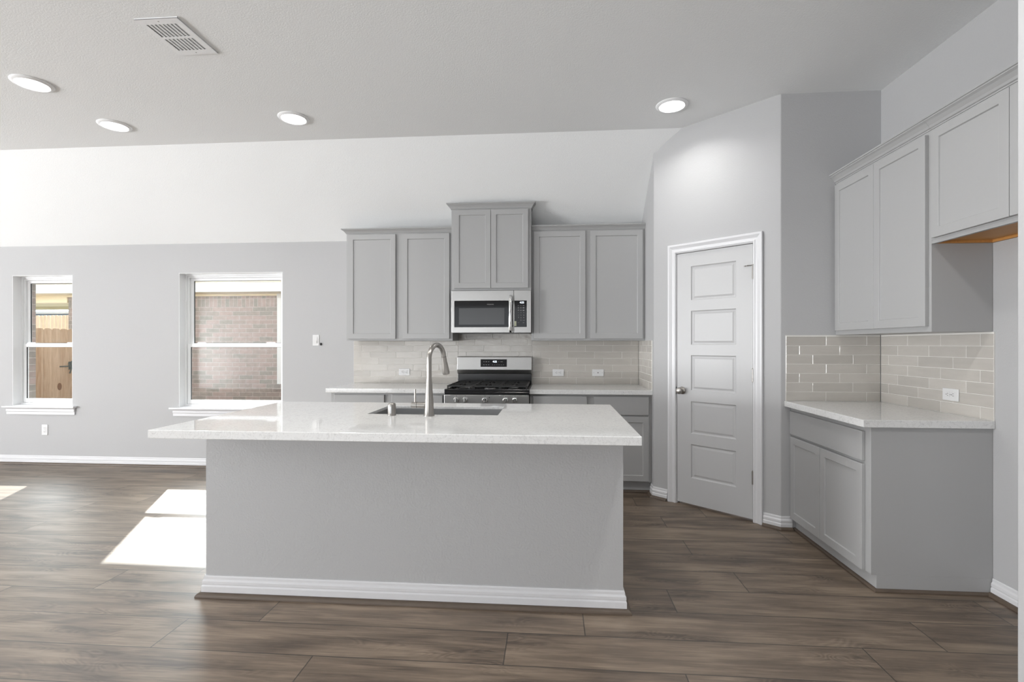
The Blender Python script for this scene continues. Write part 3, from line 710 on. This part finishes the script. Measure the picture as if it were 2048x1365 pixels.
nW = 4; ww = (BX1-BX0-.24)/nW
for i in range(nW):
    d_ = shaker(0, ww-.01, .12, CT-TH-.03, 0, .018); d_.v = [(BX0+.125+i*ww+x, BYb-.002-y, z) for x, y, z in d_.v]; weld(d_.build('cabinet_door', 'cab', isl, bevel=.001, seg=1))

# sink
sk = thing('kitchen_sink', 'stainless undermount sink set in the island countertop', 'sink', ((SX0+SX1)/2, (SY0+SY1)/2, CT-TH))
hx, hy = (SX1-SX0)/2-.0015, (SY1-SY0)/2-.0015; zb = -.225
b = MB(); rings = [(.03, 0, -.0008), (0, 0, -.0008), (0, 0, -.012), (.004, 0, zb+.03), (-.0, 1, 0)]
def rr(hx, hy, r, z, n=5):
    out = []
    for cx, cy, a0 in ((hx-r, hy-r, 0), (-hx+r, hy-r, PI/2), (-hx+r, -hy+r, PI), (hx-r, -hy+r, 1.5*PI)):
        for k in range(n+1):
            a = a0+PI/2*k/n; out.append((cx+r*math.cos(a), cy+r*math.sin(a), z))
    return out
L_ = [rr(hx, hy, .012, TH-.016), rr(hx-.001, hy-.001, .014, zb+.02), rr(hx-.006, hy-.006, .014, zb+.006), rr(hx-.02, hy-.02, .014, zb), rr(.045, .045, .044, zb-.003)]
L2 = [rr(hx+.001, hy+.001, .012, TH-.0162), rr(hx+.001, hy+.001, .012, .0), rr(hx+.0015, hy+.0015, .015, zb+.018), rr(hx-.018, hy-.018, .014, zb-.006), rr(.046, .046, .045, zb-.006)]
LL = L_+L2[::-1]; m = len(L_[0]); q = [p for r_ in LL for p in r_]
b.add(q, [(i*m+k, i*m+(k+1) % m, ((i+1) % len(LL))*m+(k+1) % m, ((i+1) % len(LL))*m+k) for i in range(len(LL)) for k in range(m)])
b.build('sink_basin', 'sinksteel', sk, smooth=True)
b = MB(); b.lathe([(.0435, zb-.002), (.0435, zb-.0035), (.030, zb-.0038), (.028, zb-.008), (.010, zb-.009)], n=28); b.build('drain', 'chrome', sk, smooth=True)

# faucet
fx, fy = -.687, 2.733
fc = thing('kitchen_faucet', 'tall brushed nickel pull-down gooseneck faucet behind the island sink', 'faucet', (fx, fy, CT))
b = MB(); b.lathe([(.0300, .0003), (.0300, .004), (.0275, .008), (.0265, .030), (.0235, .090), (.0190, .150), (.0155, .205)], n=36); b.build('faucet_body', 'nickel', fc, smooth=True)
pts = [(0, 0, .205), (0, 0, .30)]
sd = Vector((.055, .200)); sd.normalize(); ra = .088; topz = .322
for k in range(15):
    a = PI*k/14*0.955
    pts.append((sd.x*(ra-ra*math.cos(a)), sd.y*(ra-ra*math.cos(a)), topz-.003+.0+ra*math.sin(a)*.90))
e = Vector(pts[-1]); t = (Vector(pts[-1])-Vector(pts[-2])).normalized()
b = MB(); b.tube(pts, .0142, 24); b.lathe([(.0157, .203), (.0157, .2075)], n=32); b.build('gooseneck', 'nickel', fc, smooth=True)
h0 = e; h1 = e+t*.03; h2 = e+t*.100; h3 = e+t*.110
b = MB(); b.tube([h0+t*.002, h1, e+t*.062, h2, h3], [.0146, .0155, .019, .0222, .0205], 28); sh = b.build('spray_head', 'nickel', fc, smooth=True)
b = MB(); b.tube([h0, h0+t*.002], [.0149, .0149], 28); b.build('seam_ring', 'slot', sh)
b = MB(); b.lathe([(.0165, -.021), (.0172, -.026), (.0172, -.098), (.015, -.1)], (0, 0, .060), n=28, axis='x'); hd = b.build('handle_hub', 'nickel', fc, smooth=True)
b = MB(); b.tube([(-.080, 0, .076), (-.080, 0, .149)], .0055, 16); b.build('handle_lever', 'nickel', hd, smooth=True)
b = MB(); b.lathe([(.0176, -.068), (.0176, -.0705)], (0, 0, .060), n=28, axis='x'); b.build('seam_ring', 'slot', hd)
ag = thing('sink_air_gap', 'short brushed metal air gap cap on the island left of the faucet', 'air gap', (-.902, 2.736, CT))
b = MB(); b.lathe([(.0240, .0003), (.0240, .004), (.0225, .006), (.0225, .056), (.0212, .064), (.018, .069), (.010, .071)], n=32); b.build('cap', 'nickel', ag, smooth=True)
b = MB(); b.box(-.004, .004, -.0232, -.0222, .012, .050); b.build('vent_slot', 'sinksteel', ag)

# ------------------------------------------------------------------ range
rx0 = -.9556; rw = .757; rfy = D-.6894
rg = thing('gas_range', 'stainless and black gas range with five knobs between the back counters', 'stove', (rx0, rfy, 0))
rd = D-rfy-.009
b = MB(); b.box(.003, rw-.003, .03, rd, .03, .862); b.box(.02, rw-.02, .06, rd-.02, .001, .03); b.build('oven_body', 'slot', rg)
b = MB(); b.add([(x, y, z) for x in (0, rw) for y, z in ((0.0, .775), (.0, .8675), (.030, .8675), (.030, .775))], [(0, 1, 2, 3), (7, 6, 5, 4), (0, 4, 5, 1), (1, 5, 6, 2), (2, 6, 7, 3), (3, 7, 4, 0)]); cp_ = b.build('control_panel', 'steel', rg, bevel=.003)
for kx in (.112, .190, .368, .552, .632):
    b = MB(); b.lathe([(.026, -.0004), (.026, -.008), (.0225, -.012), (.0215, -.030), (.017, -.034)], (kx, 0, .825), n=28, axis='y'); kb = b.build('knob', 'chrome', rg, smooth=True)
    b = MB(); b.box(kx-.005, kx+.005, -.043, -.033, .806, .844); b.build('knob_grip', 'chrome', kb, bevel=.002)
    b = MB(); b.box(kx-.0035, kx+.0035, -.0008, .0, .855, .860); b.build('knob_mark', 'slot', kb)
b = MB(); b.lathe([(.005, -.001), (.005, 0)], (.405, 0, .846), n=12, axis='y'); b.build('indicator', 'slot', rg)
b = MB(); b.box(.001, rw-.001, .002, .030, .22, .765); od = b.build('oven_door', 'steel', rg, bevel=.004)
b = MB(); b.box(.10, rw-.10, .0005, .0022, .33, .64); b.build('oven_window', 'glassblack', od)
b = MB(); b.tube([(.06, -.045, .715), (rw-.06, -.045, .715)], .012, 16); b.box(.07, .09, -.04, .003, .706, .724); b.box(rw-.09, rw-.07, -.04, .003, .706, .724); b.build('oven_handle', 'steel', od, smooth=True)
b = MB(); b.box(.001, rw-.001, .002, .030, .045, .212); b.build('storage_drawer', 'steel', rg, bevel=.004)
# cooktop pan
zc0 = .868
b = MB(); b.box(0, rw, .001, rd-.06, zc0, .896); b.holes(0, rw, .001, rd-.06, .896, .918, [(.022, rw-.022, .035, rd-.075)])
v0 = len(b.v)-16
b.v = b.v[:8]+[(x, z, y) for x, y, z in b.v[8:]]
b.build('cooktop', 'black', rg, bevel=.004)
# burners
for (bx, by, br_) in [(.150, .150, .045), (.150, .400, .036), (.378, .275, .050), (.606, .150, .045), (.606, .400, .036)]:
    b = MB(); b.lathe([(br_+.008, .8965), (br_+.008, .903), (br_, .906), (br_, .911)], (bx, by, 0), n=28); bu = b.build('burner', 'chrome', rg, smooth=True)
    b = MB(); b.lathe([(br_-.002, .9115), (br_-.002, .917), (br_-.008, .920)], (bx, by, 0), n=28); b.build('burner_cap', 'iron', bu, smooth=True)
# three grates
for gi in range(3):
    gx0 = .018+gi*.2405; gx1 = gx0+.2395; gy0, gy1 = .040, rd-.085; zt0, zt1 = .934, .948
    b = MB(); bw = .012
    b.box(gx0, gx1, gy0, gy0+bw, zt0, zt1); b.box(gx0, gx1, gy1-bw, gy1, zt0, zt1); b.box(gx0, gx0+bw, gy0+bw, gy1-bw, zt0, zt1); b.box(gx1-bw, gx1, gy0+bw, gy1-bw, zt0, zt1)
    ym = (gy0+gy1)/2; b.box(gx0+bw, gx1-bw, ym-bw/2, ym+bw/2, zt0, zt1); xm = (gx0+gx1)/2
    for yc in ((gy0+ym)/2, (ym+gy1)/2):
        b.box(gx0+bw, xm-.028, yc-.005, yc+.005, zt0+.002, zt1); b.box(xm+.028, gx1-bw, yc-.005, yc+.005, zt0+.002, zt1)
        b.box(xm-.005, xm+.005, yc+.028, min(yc+.11, gy1-bw), zt0+.002, zt1); b.box(xm-.005, xm+.005, max(yc-.11, gy0+bw), yc-.028, zt0+.002, zt1)
    for fx_ in (gx0, gx1-bw):
        for fy_ in (gy0, gy1-bw, ym-bw/2): b.box(fx_, fx_+bw, fy_, fy_+bw, .8965, zt0)
    b.build('grate', 'iron', rg, bevel=.002, seg=1)
# backguard
bg0 = rd-.0756
b = MB(); b.prism([(bg0+.024, .897), (bg0+.024, 1.019), (bg0+.032, 1.0195), (rd, 1.0195), (rd, .897)], .004, rw-.004, m=lambda y, z, x: (x, y, z)); b.build('backguard_base', 'black', rg, bevel=.002)
b = MB(); b.prism([(bg0, 1.062), (bg0+.012, 1.188), (bg0+.020, 1.193), (rd, 1.193), (rd, 1.020), (bg0+.022, 1.020), (bg0+.003, 1.054)], .0, rw, m=lambda y, z, x: (x, y, z)); bgd = b.build('backguard', 'steel', rg, bevel=.003)
sl_ = (.012)/(.126)
def on_guard(x, z, o=0): return (x, bg0+(z-1.062)*sl_-o, z)
cxd = .369
b = MB(); b.add([on_guard(x, z, o) for o in (0.0002, .002) for x, z in ((.240, 1.090), (.506, 1.090), (.506, 1.166), (.240, 1.166))], [(0, 1, 2, 3), (7, 6, 5, 4)]+[(k, (k+1) % 4, (k+1) % 4+4, k+4) for k in range(4)]); ds = b.build('display_panel', 'glassblack', rg)
tm = lambda x, z: Matrix.Translation(on_guard(x, z, .0026)) @ Matrix.Rotation(PI/2-math.atan(sl_), 4, 'X')
lettering('clock_digits', '4:22', .0250, 'white_mark', ds, tm(.384, 1.142), bold=.0006)
def legend(par, x, y, z, hw, hh):
    b = MB(); b.box(x-hw, x+hw, y-.0006, y, z-hh, z+hh); b.build('key_legend', 'key_mark', par)
for i in range(3):
    for zz in (1.141, 1.111): legend(ds, *on_guard(.274+i*.024, zz, .0022), .006, .0028)
legend(ds, *on_guard(.424, 1.141, .0022), .004, .002); legend(ds, *on_guard(.452, 1.141, .0022), .013, .002)
for i in range(6): legend(ds, *on_guard(.362+i*.022, 1.111, .0022), .004, .0015)

# ------------------------------------------------------------------ microwave
mw = thing('microwave_oven', 'stainless over-the-range microwave with black window under the middle cabinet', 'microwave', (-.9493, D-.398, 1.4208))
mh = .4047; md_ = .398; sx = .757*.7875
b = MB(); b.box(.002, .755, .022, md_-.009, .008, mh-.002); b.box(.012, .745, .015, md_-.02, .0, .008); b.build('microwave_body', 'black', mw, bevel=.002)
def fr(fx_): return .757*fx_
gz0, gz1 = mh*(1-.853), mh*(1-.24)
b = MB(); b.holes(0, sx-.0015, .006, mh, 0, .021, [(fr(.039), sx-.006, gz0, gz1)]); dr = b.build('microwave_door', 'steel', mw, bevel=.003)
b = MB(); b.box(fr(.039)+.0005, sx-.0065, .0012, .018, gz0+.0005, gz1-.0005); gl = b.build('door_glass', 'glassblack', dr)
b = MB(); b.box(fr(.095), fr(.667), .0004, .0010, mh*(1-.795), mh*(1-.410)); tag(b.build('viewing_screen', 'mesh_glass', dr), 'grey screened window')
lettering('lettering', 'FRIGIDAIRE', .0125, 'key_mark', dr, facing(fr(.492), .0008, mh*(1-.325)))
b = MB(); b.holes(sx+.0015, .757, .006, mh, 0, .021, [(sx+.004, fr(.948), gz0, gz1)]); pn = b.build('control_panel', 'steel', mw, bevel=.003)
b = MB(); b.box(sx+.0045, fr(.948)-.0005, .0012, .018, gz0+.0005, gz1-.0005); kp = b.build('keypad', 'glassblack', mw)
lettering('clock_digits', '4:22', .0240, 'white_mark', kp, facing(fr(.886), .0008, mh*(1-.285)), bold=.0006)
px = lambda u: (u-903)/159*.757
pz = lambda v: mh*(1-(v-582)/85)
for v in (612.4, 616.7, 621.6):
    for u, ww_ in ((1037, .013), (1042, .012), (1047, .016)): legend(kp, px(u), .001, pz(v), ww_/2, .0015 if v < 613 else .0035)
for u in (1037, 1047): legend(kp, px(u), .001, pz(646), .007, .0014)
for r_i, row in enumerate((('1', '2', '3'), ('4', '5', '6'), ('7', '8', '9'), (None, '0', 'START'))):
    for u, ch in zip((1037, 1042, 1047.5), row):
        if ch: lettering('key_digit', ch, .016 if len(ch) == 1 else .009, 'key_mark', kp, facing(px(u), .0008, pz(626.3+5*r_i)))
b = MB(); b.box(px(1029), px(1033), .0002, .001, pz(652.8), pz(643)); tag(b.build('sticker', 'sticker', kp), 'small pale green sticker')
hp = [(px(1022), -.012, pz(593.5))]+[(px(1022), -.030-.016*math.sin(PI*i/10), pz(597)+(pz(660)-pz(597))*i/10) for i in range(11)]+[(px(1022), -.012, pz(663))]
b = MB(); b.tube(hp, [.015]+[.0175]*11+[.015], 20)
b.box(px(1022)-.010, px(1022)+.010, -.03, -.0002, pz(602), pz(597)); b.box(px(1022)-.010, px(1022)+.010, -.03, -.0002, pz(660), pz(655)); b.build('microwave_handle', 'chrome', dr, smooth=True)

# ------------------------------------------------------------------ ceiling lights and vent
def downlight():
    root = thing('recessed_light', '', 'ceiling light', (0, 0, ZC), 0, 'recessed ceiling lights')
    b = MB(); b.lathe([(.116, -.0004), (.116, -.004), (.108, -.011), (.093, -.014), (.089, -.010), (.089, -.0004)], n=48, caps=False); b.build('trim_ring', 'vinyl', root, smooth=True)
    b = MB(); b.lathe([(.0885, -.0008), (.0885, -.0075)], n=48); b.build('diffuser', 'lamp', root)
    l = bpy.data.lights.new('lamp_light', 'AREA'); l.shape = 'DISK'; l.size = .176; l.energy = 3.6; l.spread = math.radians(140); l.color = (1, .99, .97)
    lo = bpy.data.objects.new('lamp_light', l); C.objects.link(lo); lo.parent = root; lo.location = (0, 0, -.0095)
    return root
dl = downlight(); dl.location = (-3.533, 3.111, ZC); dl['label'] = 'leftmost recessed ceiling light, left of the slotted vent'
dup(dl, (-3.542, 3.757, ZC), 'recessed ceiling light second from the left, below the leftmost one')
dup(dl, (-2.023, 3.743, ZC), 'recessed ceiling light third from the left, below and right of the vent')
dup(dl, (.893, 3.757, ZC), 'recessed ceiling light on its own at right, by the pantry wall')

for x_, t_ in ((.95, 'right, over the fridge side'), (-.55, 'middle, over the island seating side'), (-2.05, 'left, over the island end')):  # unseen near row, added to brighten counters and floor from above
    nr = dup(dl, (x_, 1.55, ZC), 'added unseen recessed fill light, near row towards the camera, '+t_)
    for c_ in nr.children:
        if c_.type == 'LIGHT': c_.data = c_.data.copy(); c_.data.energy = 9.5
vt = thing('ceiling_vent', 'white rectangular slotted air vent on the ceiling', 'vent', (-2.155, 2.703, ZC))
vw, vd = .125, .166
hs = []
for row in (-1, 1):
    for i in range(8):
        xc_ = -.084+i*.0232; hs.append((xc_-.0072, xc_+.0072, (-.120 if row < 0 else .009), (-.009 if row < 0 else .120)))
b = MB(); b.holes(-vw, vw, -vd, vd, -.008, -.0055, hs); b.v = [(x, z, y) for x, y, z in b.v]
b.sweep([(-vw, -vd), (vw, -vd), (vw, vd), (-vw, vd)], [(0, -.008), (0, -.0003), (-.004, -.0003), (-.004, -.0055)], closed=True)
b.build('vent_face', 'vinyl', vt)
b = MB(); b.box(-vw+.01, vw-.01, -vd+.01, vd-.01, -.0014, -.0006); b.build('vent_duct', 'slot', vt)
b = MB()
for row in (-1, 1):
    for i in range(8):
        xc_ = -.084+i*.0232; y0_, y1_ = ((-.120, -.009) if row < 0 else (.009, .120))
        b.add([(xc_-.0075, y0_, -.0018), (xc_-.0075, y1_, -.0018), (xc_+.004, y1_, -.0052), (xc_+.004, y0_, -.0052), (xc_-.0075, y0_, -.0015), (xc_-.0075, y1_, -.0015), (xc_+.004, y1_, -.0045), (xc_+.004, y0_, -.0045)],
              [(0, 1, 2, 3), (7, 6, 5, 4), (0, 4, 5, 1), (1, 5, 6, 2), (2, 6, 7, 3), (3, 7, 4, 0)])
b.build('louvre', 'vinyl', vt)
for q in ((0, -.145), (.0, .145)):
    b = MB(); b.lathe([(.004, -.0088), (.004, -.0079)], (q[0], q[1], 0), n=12); b.build('screw', 'nickel', vt)

# ------------------------------------------------------------------ outside
b = MB(); b.box(-40, 25, D+.29, 60, -.34, -.25); tag(b.build('ground_outside', 'ground'), kind='structure')
NB = 8.6; EX = 8.2
nh = thing('neighboring_house', 'pink-tan brick house with white fascia seen through the windows', 'house', (-3, NB, -.25))
def nb(mb, name, mat, parent=nh, **kw):
    mb.v = [(x+3, y-NB, z+.25) for x, y, z in mb.v]; return mb.build(name, mat, parent, **kw)
b = MB(); b.holes(-9.03, 3, -.25, 2.007, NB, NB+.2, [(-4.86, -3.6, .52, 2.0069)]); nb(b, 'brick_wall', 'brick')
b = MB(); b.box(-9.03, -4.98, NB, NB+.2, 2.0072, 2.235); nb(b, 'soldier_course', 'soldier')
b = MB(); b.box(-4.978, 3, NB, NB+.2, 2.0072, 2.235); nb(b, 'upper_wall', 'brick')
b = MB(); b.box(-4.95, -4.87, NB-.02, NB+.04, .60, 2.16); b.box(-4.87, -3.6, NB+.04, NB+.08, 1.25, 1.31); b.box(-3.6, -3.53, NB-.02, NB+.04, .60, 2.16); b.box(-4.95, -3.5, NB-.03, NB-.001, 2.16, 2.234); fw_ = nb(b, 'house_window', 'fascia')
b = MB(); b.box(-4.86, -3.61, NB+.09, NB+.1, .53, 2.0); nb(b, 'window_pane', 'glassblack', parent=nh)
b = MB(); b.box(-5.0, -3.5, NB-.03, NB-.001, .50, .585); nb(b, 'window_sill', 'brick')
b = MB(); b.box(-12.5, 3.2, EX, EX+.025, 2.235, 2.398); nb(b, 'fascia', 'fascia')
b = MB(); b.box(-12.5, 3.2, EX+.026, NB+.3, 2.236, 2.25); b.box(-12.5, 3.2, NB-.022, NB-.001, 2.20, 2.2355); nb(b, 'soffit', 'soffit')
b = MB(); b.box(-12.5, 3.2, EX-.03, EX+.04, 2.400, 2.416); nb(b, 'drip_edge', 'soffit')
b = MB(); b.prism([(EX-.05, 2.418), (EX-.05, 2.455), (13.5, 4.9), (13.5, 4.8)], -12.6, 3.3, m=lambda y, z, x: (x, y, z)); nb(b, 'roof', 'shingle')
b = MB(); b.box(-12.4, -9.04, NB-.02, NB+.14, 2.10, 2.235); nb(b, 'porch_beam', 'soffit')
b = MB(); b.box(-12.4, -9.04, NB+.141, NB+2.4, 2.22, 2.235); b.box(-12.4, -9.04, NB+2.3, NB+2.42, 2.155, 2.219); nb(b, 'porch_ceiling', 'olive')
b = MB(); b.box(-9.03, -8.83, NB+.201, NB+3, -.25, 2.234); nb(b, 'brick_wall', 'brick')

gt = thing('wooden_gate', 'weathered wooden gate between the houses, seen through the left window', 'gate', (-8.6, 7.0, -.25))
b = MB(); yy = D+.33-7.0; i = 0
ge = NB-7.0-.01
while yy < ge-.03:
    y1_ = min(yy+.136, ge); zt_ = 1.845+random.uniform(-.006, .008); c_ = .022
    b.prism([(yy, .02), (yy, zt_-c_), (yy+.02, zt_-.004), ((yy+y1_)/2, zt_), (y1_-.02, zt_-.004), (y1_, zt_-c_), (y1_, .02)], 0, .018, m=lambda y, z, x: (x, y, z)); yy += .14
b.build('fence_boards', 'gatewood', gt)
b = MB()
for z_ in (.35, 1.55): b.box(-.045, -.001, D+.33-7.0, ge, z_, z_+.09)
b.build('rail', 'gatewood', gt)
b = MB(); yl = 8.19-7.0
b.box(.019, .030, yl-.18, yl+.08, 1.170, 1.190); b.box(.019, .034, yl-.02, yl+.03, 1.12, 1.26); b.tube([(.04, yl-.04, 1.24), (.06, yl+.0, 1.15), (.045, yl-.02, 1.05)], .010, 10); b.tube([(.03, yl+.02, 1.27), (.06, yl+.05, 1.22), (.03, yl+.06, 1.13)], .010, 10)
tag(b.build('gate_latch', 'hinge_black', gt), 'dark green-black gate latch')
b = MB(); b.lathe([(.055, .0), (.055, .002)], (0, 0, 0), n=20, axis='x'); b.v = [(x+.0185, y*.7+8.01-7.0, z*1.15+.58+.25) for x, y, z in b.v]; b.build('knot', 'soffit', gt).data.materials[0] = simple('dark_knot', (0.30, 0.16, 0.09), 0.8)

pf = thing('picket_fence', 'pale sunlit wooden fence far behind the gate, through the left window', 'fence', (-17, 16.5, -.25))
b = MB(); x_ = -4.5
while x_ < 3.5:
    zt_ = 2.62+random.uniform(-.01, .01); b.prism([(x_, .02), (x_, zt_-.03), (x_+.03, zt_), (x_+.105, zt_), (x_+.135, zt_-.03), (x_+.135, .02)], 0, .02); x_ += .145
b.build('fence_boards', 'picketwood', pf)
hh2 = thing('blue_house', 'distant pale blue house beyond the far fence, through the left window', 'house', (-22, 22, -.25))
b = MB(); b.box(-8, 6, 0, 6, 0, 3.02); b.build('house_wall', 'siding', hh2)
b = MB(); b.box(-8.3, 6.3, -.32, -.29, 3.025, 3.115); b.build('fascia', 'fascia', hh2)
b = MB(); b.prism([(-.33, 3.12), (3.0, 4.6), (6.4, 3.12)], -8.3, 6.3, m=lambda y, z, x: (x, y, z)); b.build('roof', 'siding', hh2)
